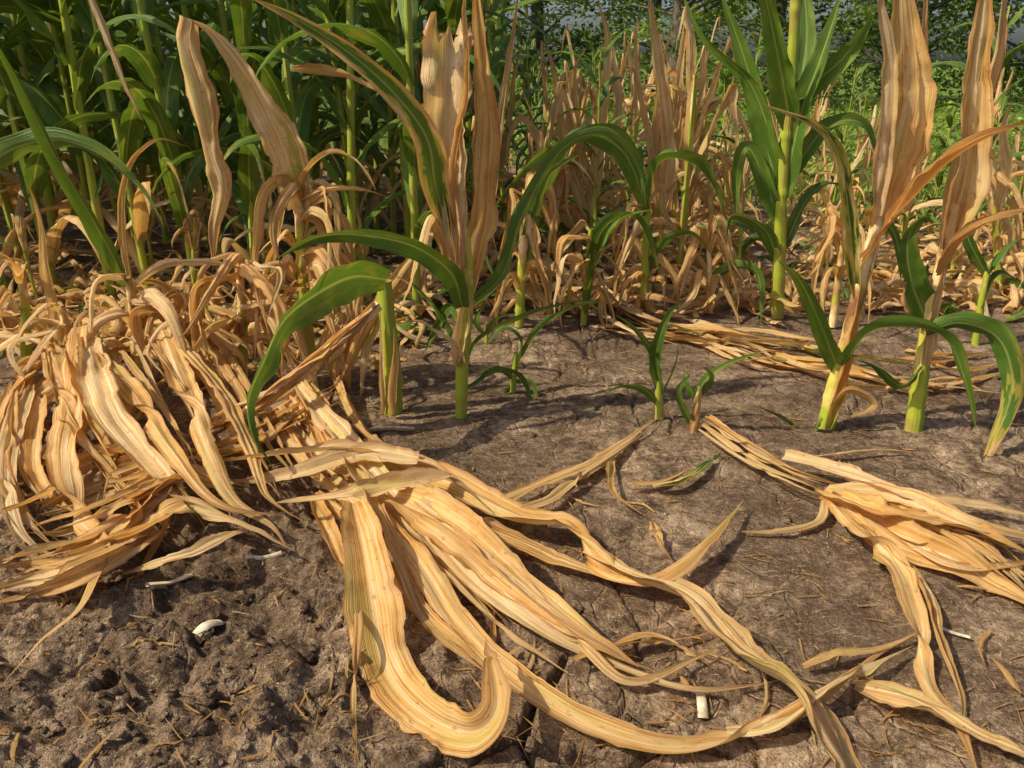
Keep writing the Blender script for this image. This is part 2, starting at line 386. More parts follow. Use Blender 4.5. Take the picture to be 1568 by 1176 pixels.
# ---------------------------------------------------------------- hero plants
LW=dict(N=56,M=11)
def up(B,pts,Y,W,dY=0.0,side=(1,0,0),**k):
    n=len(pts); P=[D(u,v,Y+dY*i/(n-1)) for i,(u,v) in enumerate(pts)]
    kw=dict(LW); kw.update(k); ribbon(B,P,W,side=side,**kw)
def st(B,pts,Y,r0,r1,dY=0,**k):
    n=len(pts); tube(B,[D(u,v,Y+dY*i/(n-1)) for i,(u,v) in enumerate(pts)],r0,r1,**k)
DRY=dict(dry=1.0,ruff=.15,pleat=.12,curl=.7,jit=.005)
GRN=dict(dry=-.25,ruff=.12,curl=.5)
UPS=(.1,-.35,.93)
# A : centre plant
R.seed(21); B=MB(); Y=1.98
st(B,[(706,640),(708,560),(716,460),(712,380),(702,280),(698,180)],Y,.0160,.015,dry=-.2,dry2=.9,nodes=.16)
ribbon(B,[D(700,560,Y-.01),D(712,460,Y-.01),D(702,330,Y-.01)],.05,side=(1,0,0),curl=1.5,dry=1,pleat=.1,N=24,M=9,tint=.1)
up(B,[(700,430),(690,320),(682,180),(686,80),(690,34)],Y,.115,prof='torn',**{**DRY,'curl':.6},tint=.0)
up(B,[(714,450),(735,320),(742,180),(734,60),(726,-70)],Y+.03,.090,**{**DRY,'curl':.9},tint=.6)
up(B,[(718,460),(745,340),(762,200),(785,60),(800,-40)],Y+.05,.035,**DRY,tint=.2)
up(B,[(700,400),(692,260),(716,140),(712,20),(700,-60)],Y-.03,.042,**{**DRY,'curl':1.6},tint=.3)
up(B,[(690,380),(672,300),(665,240),(652,190),(612,145)],Y-.03,.03,**{**DRY,'curl':1.0},tint=.2)
up(B,[(692,360),(668,290),(655,215),(610,150),(540,85),(455,30),(380,-5)],Y-.02,.075,dY=-.12,side=(.8,.1,.5),dry=.15,dry2=.25,ruff=.12,curl=.5,edge=.55,tint=.8)
up(B,[(690,400),(660,330),(640,380),(625,440),(600,500)],Y,.045,dY=-.1,**DRY,tint=.3)
up(B,[(708,470),(692,420),(640,380),(570,362),(490,362),(418,398)],Y-.02,.070,dY=-.2,side=UPS,**{**GRN,'curl':.5},tint=.7)
up(B,[(716,560),(700,525),(660,500),(635,490),(610,498)],Y-.02,.025,dY=-.1,side=(0,-1,.4),**DRY)
for pts,W,d in (([(712,560),(735,520),(790,490),(870,465),(930,462)],.03,-.2),([(710,600),(760,570),(800,580),(820,640)],.022,-.2),([(706,560),(690,500),(640,440),(600,420)],.045,.3),([(716,470),(770,420),(800,330),(860,230),(930,205),(980,260),(990,320)],.055,-.3),([(708,500),(725,470),(760,440),(770,400)],.045,-.2),([(708,500),(690,470),(670,500),(650,540)],.035,-.1)):
    up(B,pts,Y+.02,W,dY=.1,side=UPS,dry=d,ruff=.12,curl=.5)
B.obj('half_dry_corn_plant',MATS)
# B : broken stub with big green leaf
R.seed(22); B=MB(); Y=2.02
st(B,[(601,632),(600,580),(594,500),(588,430)],Y,.028,.019,dry=.1,dry2=-.3,nodes=.3)
ribbon(B,[D(603,634,Y-.04),D(602,590,Y-.04),D(606,545,Y-.035),D(603,500,Y-.03)],.05,side=(1,0,0),curl=1.5,dry=1,dry2=.6,pleat=.1,N=24,M=9,tint=.1)
ribbon(B,[D(588,632,Y-.02),D(586,560,Y-.025),D(582,470,Y-.02)],.025,side=(1,0,0),curl=1.2,dry=1,pleat=.1,N=24,M=9)
P=[D(590,428,2.0),D(540,424,1.90),D(485,450,1.78),D(435,490,1.68),D(403,555,1.58),D(380,615,1.51),D(386,668,1.46),D(418,716,1.43)]
ribbon(B,P,.112,side=(0,-.3,1),N=60,M=13,dry=-.4,dry2=-.3,ruff=.14,curl=.4,tint=.8)
st(B,[(580,468),(520,520),(440,590),(360,640),(290,665)],1.95,.014,.010,dY=-.25,dry=.9,dry2=1)
for k in range(5):
    up(B,[(575+R.uniform(-6,6),465),(520,515+R.uniform(-8,12)),(430,590+R.uniform(-10,10)),(350+R.uniform(-20,20),640+R.uniform(-10,20)),(260+R.uniform(-30,60),680)],1.93,.045,dY=-.27,side=(.5,-.3,.8),**DRY)
for k in range(9):
    u0=R.uniform(500,590); up(B,[(u0,R.uniform(430,500)),(u0-20+R.uniform(-20,30),530),(u0-20+R.uniform(-30,40),R.uniform(560,620))],Y+.12,R.uniform(.03,.06),side=(1,-.3,.2),twist=R.uniform(-1.5,1.5),**DRY)
up(B,[(640,390),(610,430),(575,480),(545,540),(520,600)],Y+.1,.06,**DRY,tint=.9)
B.obj('broken_corn_plant',MATS)
# C : left-centre dry plant
R.seed(23); B=MB(); Y=2.25
st(B,[(475,560),(468,480),(462,400),(458,320),(452,270)],Y,.021,.011,dry=-.2,dry2=1,nodes=.15)
up(B,[(458,320),(445,250),(415,180),(370,105),(325,50),(288,28)],Y,.115,dY=-.1,side=(.8,-.1,.5),dry=.6,dry2=.9,ruff=.15,curl=.4,pleat=.07,tint=.2)
up(B,[(288,28),(282,70),(300,140),(318,230),(336,290),(326,350),(328,415)],Y-.1,.09,side=(1,.2,0),**{**DRY,'curl':.8},tint=.3)
up(B,[(455,300),(470,262),(505,235),(545,245),(575,290)],Y,.03,dY=-.15,side=(.2,-.7,.7),**DRY)
up(B,[(458,310),(500,290),(550,288),(600,305)],Y,.028,dY=-.2,side=(.2,-.7,.7),**DRY)
for k in range(22):
    u0=460+R.uniform(-8,8); v0=R.uniform(300,470); sx=R.choice([-1,1])
    up(B,[(u0,v0),(u0+sx*R.uniform(10,35),v0-R.uniform(0,40)),(u0+sx*R.uniform(30,70),v0+R.uniform(0,60)),(u0+sx*R.uniform(30,100),min(560,v0+R.uniform(90,190)))],Y,R.uniform(.02,.05),dY=R.uniform(-.25,.1),side=(.5,-.5,.5),twist=R.uniform(-2,2),**DRY)
B.obj('dry_corn_plant',MATS)
# D : left dry clumps
R.seed(24)
for base,top,nn in (((215,560),(200,430),16),((110,590),(95,470),8),((370,560),(365,400),20),((40,560),(30,400),7),((290,560),(285,450),12)):
    B=MB(); Y=2.2+R.uniform(-.08,.08)
    st(B,[base,((base[0]+top[0])/2+4,(base[1]+top[1])/2),top],Y,.017,.010,dry=.1,dry2=1)
    for k in range(nn):
        v0=R.uniform(top[1],base[1]-30); u0=top[0]+R.uniform(-6,10); sx=R.choice([-1,1])
        up(B,[(u0,v0),(u0+sx*R.uniform(5,30),v0-R.uniform(-20,40)),(u0+sx*R.uniform(30,80),v0+R.uniform(0,70)),(u0+sx*R.uniform(30,120),min(600,v0+R.uniform(60,190)))],Y,R.uniform(.02,.055),dY=R.uniform(-.3,.1),side=(.5,-.5,.5),twist=R.uniform(-2.5,2.5),**{**DRY,'jit':.010})
    B.obj('dry_corn_plant',MATS)
R.seed(25); B=MB(); Y=2.2
st(B,[(215,560),(208,500),(196,425)],Y,.015,.01,dry=.6,dry2=1)
up(B,[(200,440),(186,340),(196,262),(240,214),(292,225)],Y,.026,**DRY)
up(B,[(205,440),(250,410),(330,405),(420,425)],Y,.035,dY=-.1,side=(0,-.7,.7),**DRY)
up(B,[(195,436),(150,350),(80,230),(20,110),(-40,10)],2.2,.06,dY=-.3,dry=.1,dry2=-.1,ruff=.05,curl=.9,tint=2.6)
up(B,[(95,560),(85,470),(70,410),(62,340),(40,270)],Y,.045,**{**DRY,'curl':1.3})
up(B,[(-40,270),(20,228),(90,215),(160,240),(215,290),(252,345)],2.1,.07,dY=-.1,side=UPS,**GRN)
up(B,[(130,-20),(160,50),(190,125),(216,182)],2.0,.022,**DRY,tint=.05)
up(B,[(450,105),(500,108),(560,130),(620,160)],2.5,.035,side=(0,-.6,.8),**DRY)
B.obj('half_dry_corn_plant',MATS)
# row of smaller plants
def small(seed,name,base,top,Y,dryk,leaves,r=.012,nk=13):
    R.seed(seed); B=MB()
    st(B,[base,((base[0]+top[0])/2,(base[1]+top[1])/2),top],Y,r,r*.7,dry=dryk[0],dry2=dryk[1],nodes=.12)
    for pts,W,d in leaves: up(B,pts,Y,W,dY=R.uniform(-.15,.1),side=UPS if d<.5 else (1,0,0),dry=d,ruff=.15,curl=.6 if d<.5 else .9,pleat=0 if d<.5 else .12,N=40,tint=R.uniform(.4,1) if d<.5 else R.uniform(0,.3))
    for k in range(nk):
        f=R.uniform(.1,1); u0=base[0]+(top[0]-base[0])*f; v0=base[1]+(top[1]-base[1])*f; sx=R.choice([-1,1])
        up(B,[(u0,v0),(u0+sx*R.uniform(8,25),v0-R.uniform(-10,40)),(u0+sx*R.uniform(20,50),v0+R.uniform(0,40)),(u0+sx*R.uniform(25,60),min(base[1]+5,v0+R.uniform(50,120)))],Y,R.uniform(.02,.045),dY=R.uniform(-.2,.2),side=(.5,-.5,.5),twist=R.uniform(-2,2),**{**DRY,'jit':.010})
    B.obj(name,MATS)
small(31,'half_dry_corn_plant',(795,500),(805,290),2.72,(.2,1),[([(803,340),(840,280),(880,215),(935,200),(975,240),(985,300)],.07,-.3),([(800,380),(830,300),(850,260),(910,225)],.05,-.3)],r=.017,nk=18)
small(32,'corn_plant',(893,500),(905,350),2.74,(0,.3),[([(905,400),(925,350),(960,330),(985,350),(1010,420)],.07,-.3),([(900,480),(915,400),(950,340),(1000,320)],.09,-.3)])
small(33,'corn_plant',(986,475),(992,300),2.95,(-.2,.3),[([(990,330),(1010,250),(1060,250),(1095,290),(1105,330)],.13,-.3),([(990,320),(960,240),(910,205),(860,215),(800,260),(740,340)],.08,-.3),([(992,420),(1020,370),(1060,360),(1090,390)],.05,-.2)],r=.018)
small(34,'half_dry_corn_plant',(1087,480),(1085,340),2.9,(.8,1),[([(1085,430),(1120,410),(1160,420),(1165,500)],.05,-.2)],nk=16)
small(35,'half_dry_corn_plant',(1275,500),(1295,330),2.72,(.6,1),[([(1290,380),(1330,330),(1370,360),(1380,430)],.05,-.2)],r=.015)
small(46,'dry_corn_plant',(1010,420),(1015,120),3.55,(.0,1),[([(1015,330),(1022,240),(1015,150),(1003,60),(990,-30)],.09,1),([(1012,300),(990,200),(972,110),(950,100)],.05,1),([(1015,280),(1035,180),(1045,80),(1060,10)],.05,1),([(1010,350),(1000,250),(1010,120),(1030,40)],.06,1)],r=.018,nk=14)
small(47,'dry_corn_plant',(905,410),(912,140),3.7,(.0,1),[([(905,330),(915,240),(925,150),(930,60),(915,0)],.09,1),([(905,300),(885,200),(880,110),(900,70)],.06,1),([(912,280),(945,180),(940,90),(925,20)],.05,1),([(900,340),(870,240),(865,150),(880,100)],.06,1)],r=.018,nk=14)
small(48,'dry_corn_plant',(1085,420),(1090,250),3.6,(.2,1),[([(1040,235),(1060,175),(1100,155),(1135,185),(1150,240)],.06,1)],r=.015,nk=20)
small(49,'dry_corn_plant',(840,420),(850,240),3.6,(.1,1),[([(850,300),(830,220),(800,180),(780,210),(775,260)],.05,1),([(850,320),(862,220),(850,120),(835,60)],.07,1)],r=.016,nk=16)
small(50,'dry_corn_plant',(1530,440),(1520,240),3.1,(.1,1),[([(1525,330),(1540,260),(1535,200),(1550,150)],.06,1),([(1520,330),(1500,250),(1480,220)],.04,1)],r=.015,nk=14)
# I : tall green
R.seed(36); B=MB(); Y=2.86
st(B,[(1190,490),(1194,380),(1200,250),(1212,120),(1222,-80)],Y,.024,.016,dry=-.1,dry2=-.5,nodes=.2)
for pts,W in (([(1196,330),(1170,200),(1140,90),(1100,-20)],.10),([(1200,300),(1225,180),(1260,80),(1300,-40)],.10),([(1198,350),(1150,230),(1130,260),(1128,340)],.07),
    ([(1205,280),(1260,200),(1320,190),(1350,270)],.07),([(1195,390),(1240,300),(1285,285),(1310,340)],.055),([(1212,200),(1190,80),(1160,-60)],.10),([(1212,200),(1235,60),(1225,-60)],.09),([(1215,150),(1290,90),(1340,20)],.09),
    ([(1196,260),(1150,130),(1080,60),(1040,-20)],.06),([(1192,400),(1170,350),(1120,330),(1110,380)],.06)):
    up(B,pts,Y,W,dY=R.uniform(-.2,.2),side=(.7,-.4,.3),twist=R.uniform(-.8,.8),tint=R.uniform(.3,1.8),**GRN)
B.obj('corn_plant',MATS)
# J, K : right plants
R.seed(37); B=MB(); Y=1.88
st(B,[(1262,668),(1276,600),(1298,520),(1322,420),(1346,330)],Y,.023,.013,dry=.1,dry2=1.5,nodes=.10)
ribbon(B,[D(1268,655,Y-.02),D(1282,590,Y-.02),D(1300,520,Y-.02),D(1318,440,Y-.015)],.05,side=(1,0,0),curl=1.5,dry=.45,dry2=1.3,pleat=.1,N=24,M=9,tint=2.0)
up(B,[(1346,345),(1366,240),(1386,140),(1384,40),(1380,-70)],Y,.145,**{**DRY,'curl':.6},tint=.6)
up(B,[(1340,330),(1352,220),(1362,120),(1350,30),(1335,-60)],Y-.04,.05,**{**DRY,'curl':1.0},tint=.0)
up(B,[(1350,350),(1390,250),(1408,150),(1412,50),(1415,-60)],Y+.03,.05,**{**DRY,'curl':1.1},tint=.3)
up(B,[(1325,400),(1370,335),(1430,265),(1500,215),(1600,180)],Y-.05,.055,dY=-.25,side=(.1,-.6,.8),dry=1.3,curl=1.2,pleat=.2,tint=2.1)
up(B,[(1310,450),(1300,330),(1285,240),(1250,190),(1170,160)],Y,.05,dY=-.1,dry=.45,side=(.8,-.3,.4),curl=1.1,tint=.0)
up(B,[(1285,570),(1258,500),(1225,430),(1190,397)],Y,.055,dY=-.15,side=(.8,-.4,.3),**GRN,tint=.9)
up(B,[(1290,560),(1330,510),(1390,500),(1450,520),(1480,590),(1495,660)],Y-.04,.06,dY=-.1,side=UPS,**GRN)
up(B,[(1272,620),(1300,600),(1340,620),(1300,640)],Y-.05,.03,side=(0,-.6,.8),**DRY)
up(B,[(1258,640),(1240,670),(1222,690)],Y-.03,.03,side=(0,-.6,.8),**GRN)
B.obj('half_dry_corn_plant',MATS)
R.seed(38); B=MB(); Y=1.84
st(B,[(1395,680),(1408,590),(1425,480),(1448,380),(1462,310)],Y,.022,.012,dry=.0,dry2=1.0,nodes=.12)
ribbon(B,[D(1415,560,Y-.02),D(1428,480,Y-.02),D(1448,400,Y-.015)],.045,side=(1,0,0),curl=1.5,dry=.8,pleat=.1,N=24,M=9,tint=.3)
up(B,[(1450,380),(1478,260),(1490,140),(1505,30),(1512,-70)],Y,.095,**{**DRY,'curl':.7},tint=.5)
up(B,[(1445,370),(1462,250),(1500,160),(1530,60),(1540,-70)],Y+.04,.05,**{**DRY,'curl':1.1},tint=.2)
up(B,[(1422,500),(1395,430),(1390,370),(1410,335),(1430,340)],Y,.08,side=(1,.1,.1),**GRN,tint=.7)
up(B,[(1418,510),(1470,495),(1530,520),(1550,590),(1525,670),(1490,745)],Y-.03,.068,dY=-.12,side=UPS,dry=-.3,dry2=.8,curl=.6,ruff=.2)
up(B,[(1440,420),(1470,370),(1520,335),(1600,315)],Y-.04,.04,dY=-.1,side=(.1,-.6,.8),dry=1.3,curl=1.2,pleat=.2,tint=1.9)
up(B,[(1410,560),(1380,590),(1340,560),(1310,550)],Y-.02,.035,side=UPS,**GRN)
B.obj('half_dry_corn_plant',MATS)
R.seed(39); B=MB(); Y=2.3
st(B,[(1490,560),(1500,480),(1515,400)],2.5,.014,.008,dry=0,dry2=.4)
for pts in ([(1500,470),(1530,420),(1570,440)],[(1510,420),(1480,350),(1520,300)],[(1515,420),(1560,370),(1600,380)],[(1495,500),(1450,470),(1440,520)]):
    up(B,pts,2.5,.045,side=(.3,-.6,.7),**GRN)
B.obj('corn_plant',MATS)
# seedlings
def seedling(seed,base,leaves,h=(0,-80),r=.007,d=0.):
    R.seed(seed); B=MB(); p=G(*base); Y=p[1]
    st(B,[base,(base[0]+h[0]*.5,base[1]+h[1]*.5),(base[0]+h[0],base[1]+h[1])],Y,r,r*.6,dry=d,nodes=.06)
    for pts,W,dd in leaves: up(B,pts,Y,W,dY=R.uniform(-.08,.03),side=UPS,dry=dd,ruff=.15,curl=.6,N=26,M=7,tint=R.uniform(.3,1.1))
    B.obj('corn_seedling',MATS)
seedling(41,(785,600),[([(792,570),(800,520),(770,500),(735,540)],.03,-.2),([(790,580),(760,560),(725,580)],.025,-.2),([(790,585),(815,590),(822,630)],.025,-.2),([(790,560),(830,500),(880,470),(930,462)],.032,-.2),([(788,590),(775,600),(780,625)],.022,-.2)],h=(5,-60),r=.009)
seedling(42,(1010,640),[([(1012,600),(1005,540),(1025,480),(1048,460)],.04,-.2),([(1012,590),(1000,540),(970,500),(940,480)],.026,-.2),([(1010,620),(985,595),(950,590),(920,608)],.026,-.1),([(1012,610),(1035,560),(1040,520)],.02,-.3)],h=(-2,-70),r=.012)
seedling(43,(1062,660),[([(1066,640),(1075,590),(1110,560),(1180,535)],.026,.2),([(1060,650),(1040,600),(1060,570)],.025,0),([(1070,620),(1050,580),(1055,560)],.02,-.2),([(1070,610),(1090,580),(1075,560)],.02,0)],h=(10,-70),r=.013,d=.9)
seedling(44,(745,525),[([(745,515),(760,490),(785,480)],.03,-.2),([(745,515),(730,490),(745,460)],.025,-.2)],h=(0,-30),r=.006)
seedling(45,(1215,655),[([(1215,650),(1192,635),(1160,622)],.014,-.1)],h=(2,-8),r=.004)

# ---------------------------------------------------------------- fallen leaves
def lie(B,pts,W,z=(.01,.03),side=None,**k):
    n=len(pts)
    P=[G(p[0],p[1],(p[2] if len(p)>2 else z[0]+(z[1]-z[0])*math.sin(math.pi*i/(n-1)))) for i,p in enumerate(pts)]
    d=P[1]-P[0]; s=np.cross(d,(0,0,1)) if side is None else side
    kw=dict(N=84,M=13,curl=R.choice([-.4,.25,.5]),ruff=.12,pleat=.11,dry=1.0,clamp=True,roll=R.uniform(-.4,.4),jit=.0035); kw.update(k)
    if 'flip' not in kw and R.random()<.4: kw['flip']=[R.uniform(.3,.85)]
    ribbon(B,P,W,side=s,**kw)
def bundle(B,pts,n,W,spread,zr=(.01,.06),cu=(-.5,1.1),**k):
    for q in range(n):
        m=len(pts); a=R.uniform(-1,1); a0=a+R.uniform(-.9,.9)
        e=max(3,m-R.choice([0,0,1])) ; pp=[]
        for i,p in enumerate(pts[:e]):
            f=i/(m-1); dx=pts[min(i+1,m-1)][0]-pts[max(i-1,0)][0]; dy=pts[min(i+1,m-1)][1]-pts[max(i-1,0)][1]
            L=math.hypot(dx,dy); s=spread*(a0*(1-f)*.5+a*(.35+f*.9)); jj=spread*.17
            pp.append((p[0]-dy/L*s+R.uniform(-jj,jj),p[1]+dx/L*s+R.uniform(-jj,jj),(p[2] if len(p)>2 else 0)+R.uniform(*zr)*(1-.6*f)))
        lie(B,pp,W*R.uniform(.3,1.4),curl=R.uniform(*cu),twist=R.uniform(-1.4,1.4),N=52,**{**dict(M=9),**k})
# central bundle
R.seed(51); B=MB()
bundle(B,[(460,590),(520,680),(600,760),(660,830)],15,.046,50,(.01,.08))
bundle(B,[(540,690),(620,770),(700,850),(790,930),(900,1000)],9,.042,46,(.01,.06))
bundle(B,[(500,740),(560,800),(620,880)],7,.033,36,(.01,.06))
lie(B,[(455,590,.1),(540,690,.08),(640,790,.06),(720,880,.05),(830,965,.04),(950,1030,.02),(1060,1055,.02),(1190,1042,.01)],.058,tint=.1,flip=[])
lie(B,[(560,690,.07),(680,745,.06),(790,790,.05),(870,800,.06),(905,850,.05),(960,880,.04),(1040,862,.05),(1140,768,.03)],.078,tint=.9,flip=[.55])
lie(B,[(600,720,.06),(700,790,.05),(800,830,.04),(900,870,.03),(980,880,.03)],.06,tint=.5)
lie(B,[(900,850,.04),(980,885,.05),(1060,920,.04),(1130,990,.05),(1215,1050,.05),(1250,1110,.04),(1290,1180,.02),(1320,1250,.01)],.092,roll=.2,tint=.3,prof='torn',flip=[],twist=.4,curl=.3)
lie(B,[(560,770,.05),(640,860,.06),(700,950,.04),(790,1040,.03),(900,1110,.02),(1020,1145,.015),(1130,1130,.02),(1230,1085,.03),(1330,1010,.02),(1400,975,.02)],.05,N=120,tint=.5,flip=[.7])
lie(B,[(600,760,.08),(690,810,.09),(780,880,.07),(880,960,.05),(980,1020,.03)],.10,tint=.6,flip=[],curl=.3)
lie(B,[(640,770,.09),(740,850,.08),(830,930,.06),(930,1000,.03),(1010,1030,.02)],.05,tint=.2)
lie(B,[(540,770,.09),(560,850,.09),(574,930,.06),(588,1005,.03),(625,1068,.015),(682,1108,.015),(735,1120,.04),(764,1075,.08),(745,990,.10)],.092,N=120,roll=.05,twist=-1.2,curl=.3,tint=.9,pleat=.06,flip=[],prof='loop',jit=.005)
lie(B,[(560,770,.06),(548,860,.05),(550,960,.04),(542,1060,.03),(545,1190,.02)],.024,tint=.6)
lie(B,[(640,700,.10),(560,700,.11),(470,722,.10),(400,735,.08),(345,735,.06)],.065,roll=.2,tint=.1,flip=[],curl=.3)
lie(B,[(690,728,.09),(610,745,.10),(520,762,.09),(420,765,.06)],.055,tint=.2,flip=[],curl=.3)
lie(B,[(340,705,.09),(450,700,.11),(560,690,.11),(660,715,.09),(760,790,.06)],.05,tint=.25)
lie(B,[(755,770,.04),(840,735,.03),(920,700,.03),(1008,640,.02)],.04,tint=.5)
lie(B,[(745,780,.03),(830,770,.03),(900,720,.03),(990,660,.02)],.03,tint=.3)
lie(B,[(600,860,.03),(660,960,.03),(740,1000,.02),(760,930,.02)],.04)
lie(B,[(940,985,.02),(1000,975,.03),(1060,1000,.02),(1100,1030,.01)],.018)
lie(B,[(720,880,.03),(860,960,.05),(960,1035,.03),(1060,1020,.02),(1110,985,.02)],.028)
lie(B,[(880,1010,.03),(960,985,.03),(1050,975,.02),(1100,965,.01)],.018)
lie(B,[(1110,1140,.02),(1190,1110,.03),(1280,1050,.04),(1400,990,.02)],.035)
lie(B,[(480,770,.04),(520,850,.05),(560,920,.04),(610,1000,.02)],.04)
lie(B,[(520,690,.1),(580,790,.08),(620,880,.05),(660,960,.03),(760,1040,.02)],.05,tint=.4)
B.obj('dry_corn_leaves',MATS)
# left bundle
R.seed(52); B=MB()
lie(B,[(122,505,.22),(108,600,.16),(96,700,.10),(110,780,.07),(150,840,.07),(120,925,.05),(60,1000,.03),(-20,1070,.02)],.078,N=100,tint=.6,flip=[.58])
lie(B,[(130,520,.2),(160,620,.16),(215,700,.12),(285,770,.09),(370,800,.07),(450,850,.03)],.085,tint=.15,flip=[.8],curl=.3)
lie(B,[(150,540,.2),(200,600,.16),(260,690,.12),(330,760,.09),(440,790,.06)],.06,tint=.8)
lie(B,[(245,500,.2),(280,590,.15),(320,690,.12),(360,770,.08),(420,810,.05),(445,855,.02)],.07,tint=.4,curl=.3)
lie(B,[(270,520,.2),(335,600,.14),(380,680,.11),(410,770,.06),(470,800,.04)],.055,tint=.6)
lie(B,[(370,810,.05),(300,835,.06),(240,860,.05),(180,880,.02)],.04,tint=.2)
lie(B,[(260,740,.06),(250,810,.05),(215,880,.03),(190,930,.01)],.025)
for path,n,W,sp in (([(120,520,.16),(160,620,.1),(220,720,.06),(300,800,.02)],8,.042,60),([(240,500,.14),(300,600,.1),(350,700,.06),(400,780,.02)],9,.042,65),
    ([(60,600,.06),(40,700,.03),(60,780,.02),(120,830,.01)],7,.048,58),([(260,720,.04),(160,760,.04),(60,800,.03),(-40,830,.01)],11,.05,58),([(230,800,.03),(130,850,.03),(40,870,.02),(-40,900,.01)],7,.048,40),
    ([(90,560,.08),(40,620,.05),(0,690,.02),(-40,720,.02)],7,.045,45),([(300,700,.05),(380,680,.05),(450,640,.05),(520,600,.05)],7,.035,34),([(200,600,.08),(140,680,.04),(90,760,.02)],6,.045,55),([(180,760,.05),(280,720,.05),(380,740,.04)],7,.04,45)):
    bundle(B,path,n,W,sp,(.0,.05))
lie(B,[(170,770,.04),(210,765,.05),(300,790,.05),(340,785,.02)],.03,dry=.2)
B.obj('dry_corn_leaves',MATS)
# right bundle
R.seed(53); B=MB()
bundle(B,[(1075,650,.02),(1150,700,.03),(1220,735,.04),(1280,760,.03)],6,.032,16,(0,.03))
lie(B,[(1200,700,.05),(1300,730,.05),(1400,765,.04),(1500,775,.03),(1620,800,.02)],.055,tint=.1)
lie(B,[(1260,750,.03),(1350,790,.05),(1450,800,.05),(1540,830,.04),(1640,880,.02)],.095,tint=.9,flip=[],curl=.3)
lie(B,[(1265,755,.03),(1360,815,.04),(1450,850,.04),(1520,890,.03),(1620,940,.02)],.095,tint=1.0,flip=[],curl=.3)
lie(B,[(1270,745,.04),(1380,760,.05),(1480,800,.05),(1620,830,.03)],.06,tint=.3)
lie(B,[(1265,760,.03),(1320,815,.04),(1370,870,.04),(1400,950,.03),(1420,1040,.02),(1470,1110,.03),(1500,1190,.01)],.06,N=100,flip=[.3,.65],tint=.4)
lie(B,[(1280,770,.03),(1350,830,.04),(1410,900,.03),(1440,990,.03),(1470,1070,.02),(1470,1120,.01)],.05,tint=.5)
lie(B,[(1262,760,.03),(1255,795,.02),(1200,812,.02),(1120,814,.01)],.02)
lie(B,[(1310,1050,.02),(1400,1075,.03),(1490,1120,.03),(1640,1180,.02)],.06,tint=.3,flip=[])
lie(B,[(1230,1020,.02),(1290,1000,.03),(1350,990,.02),(1415,965,.02)],.02)
lie(B,[(1240,700,.03),(1350,690,.02),(1420,700,.01)],.015)
lie(B,[(1000,745,.02),(1050,735,.03),(1105,690,.02)],.032,dry=.7,dry2=.1)
lie(B,[(935,700,.02),(938,750,.03),(985,790,.01)],.03,tint=.7)
lie(B,[(1000,800,.02),(1010,830,.03),(1030,860,.01)],.028)
lie(B,[(960,740,.02),(1010,738,.02),(1060,715,.01)],.018)
for k in range(8):
    lie(B,[(1270+R.uniform(-10,20),752),(1380,800+R.uniform(-30,30)),(1480,840+R.uniform(-50,40)),(1600,880+R.uniform(-60,60))],.045,z=(.01,.04))
B.obj('dry_corn_leaves',MATS)
R.seed(54); B=MB()
for k in range(26):
    u0=900+R.uniform(0,330); v0=478+(u0-900)*.20+R.uniform(-18,24); L=R.uniform(100,300); sl=R.uniform(.02,.36)
    lie(B,[(u0,v0),(u0+L*.33,v0+L*.33*sl+R.uniform(-8,8)),(u0+L*.66,v0+L*.66*sl+R.uniform(-8,8)),(u0+L,v0+L*sl+R.uniform(-10,10))],R.uniform(.02,.05),z=(.0,R.uniform(.01,.05)),N=40,M=7,dry=1 if k%9 else .5,twist=R.uniform(-2,2),tint=R.uniform(0,.7))
bundle(B,[(840,380,.03),(880,430,.03),(960,490,.03),(1040,520,.02)],8,.04,18,(0,.05))
for k in range(10):
    u0=1280+R.uniform(0,200); v0=R.uniform(530,600); lie(B,[(u0,v0),(u0+50,v0+R.uniform(-5,12)),(u0+R.uniform(90,150),v0+R.uniform(-15,15))],R.uniform(.015,.04),N=30,M=7)
B.obj('dry_corn_leaves',MATS)

# litter between the rows: one object
R.seed(61); B=MB()
for k in range(1150):
    v=290+ (R.random()**.7)*195; u=R.uniform(-60,1640)
    if u<640: v=340+(v-290)*.7+R.uniform(0,110)
    p=G(u,v); a=R.uniform(0,6.28); L=R.uniform(.08,.36)
    q=[p+np.array((math.cos(a)*L*(t-.5)+R.uniform(-.03,.03),math.sin(a)*L*(t-.5)+R.uniform(-.03,.03),0)) for t in (0,.33,.66,1)]
    for w in q: w[2]=gh(w[0],w[1])+R.uniform(.0,.10)
    ribbon(B,q,R.uniform(.015,.055),side=(-math.sin(a),math.cos(a),0),N=14,M=5,curl=R.uniform(.2,1.2),twist=R.uniform(-2,2),dry=1.0 if R.random()<.9 else .2,ruff=.3,pleat=.15,clamp=(v>370),roll=R.uniform(-.8,.8),tint=R.uniform(0,.8))
for k in range(700):   # sparse small shreds in front
    u=R.uniform(-20,1600); v=R.uniform(500,1170); p=G(u,v); a=R.uniform(0,6.28); L=R.uniform(.012,.06)
    q=[p+np.array((math.cos(a)*L*t,math.sin(a)*L*t,.003+.004*R.random())) for t in (0,.5,1)]
    ribbon(B,q,R.uniform(.0015,.005),side=(-math.sin(a),math.cos(a),0),N=6,M=3,curl=1,dry=1,clamp=True,tint=R.uniform(0,2.2))
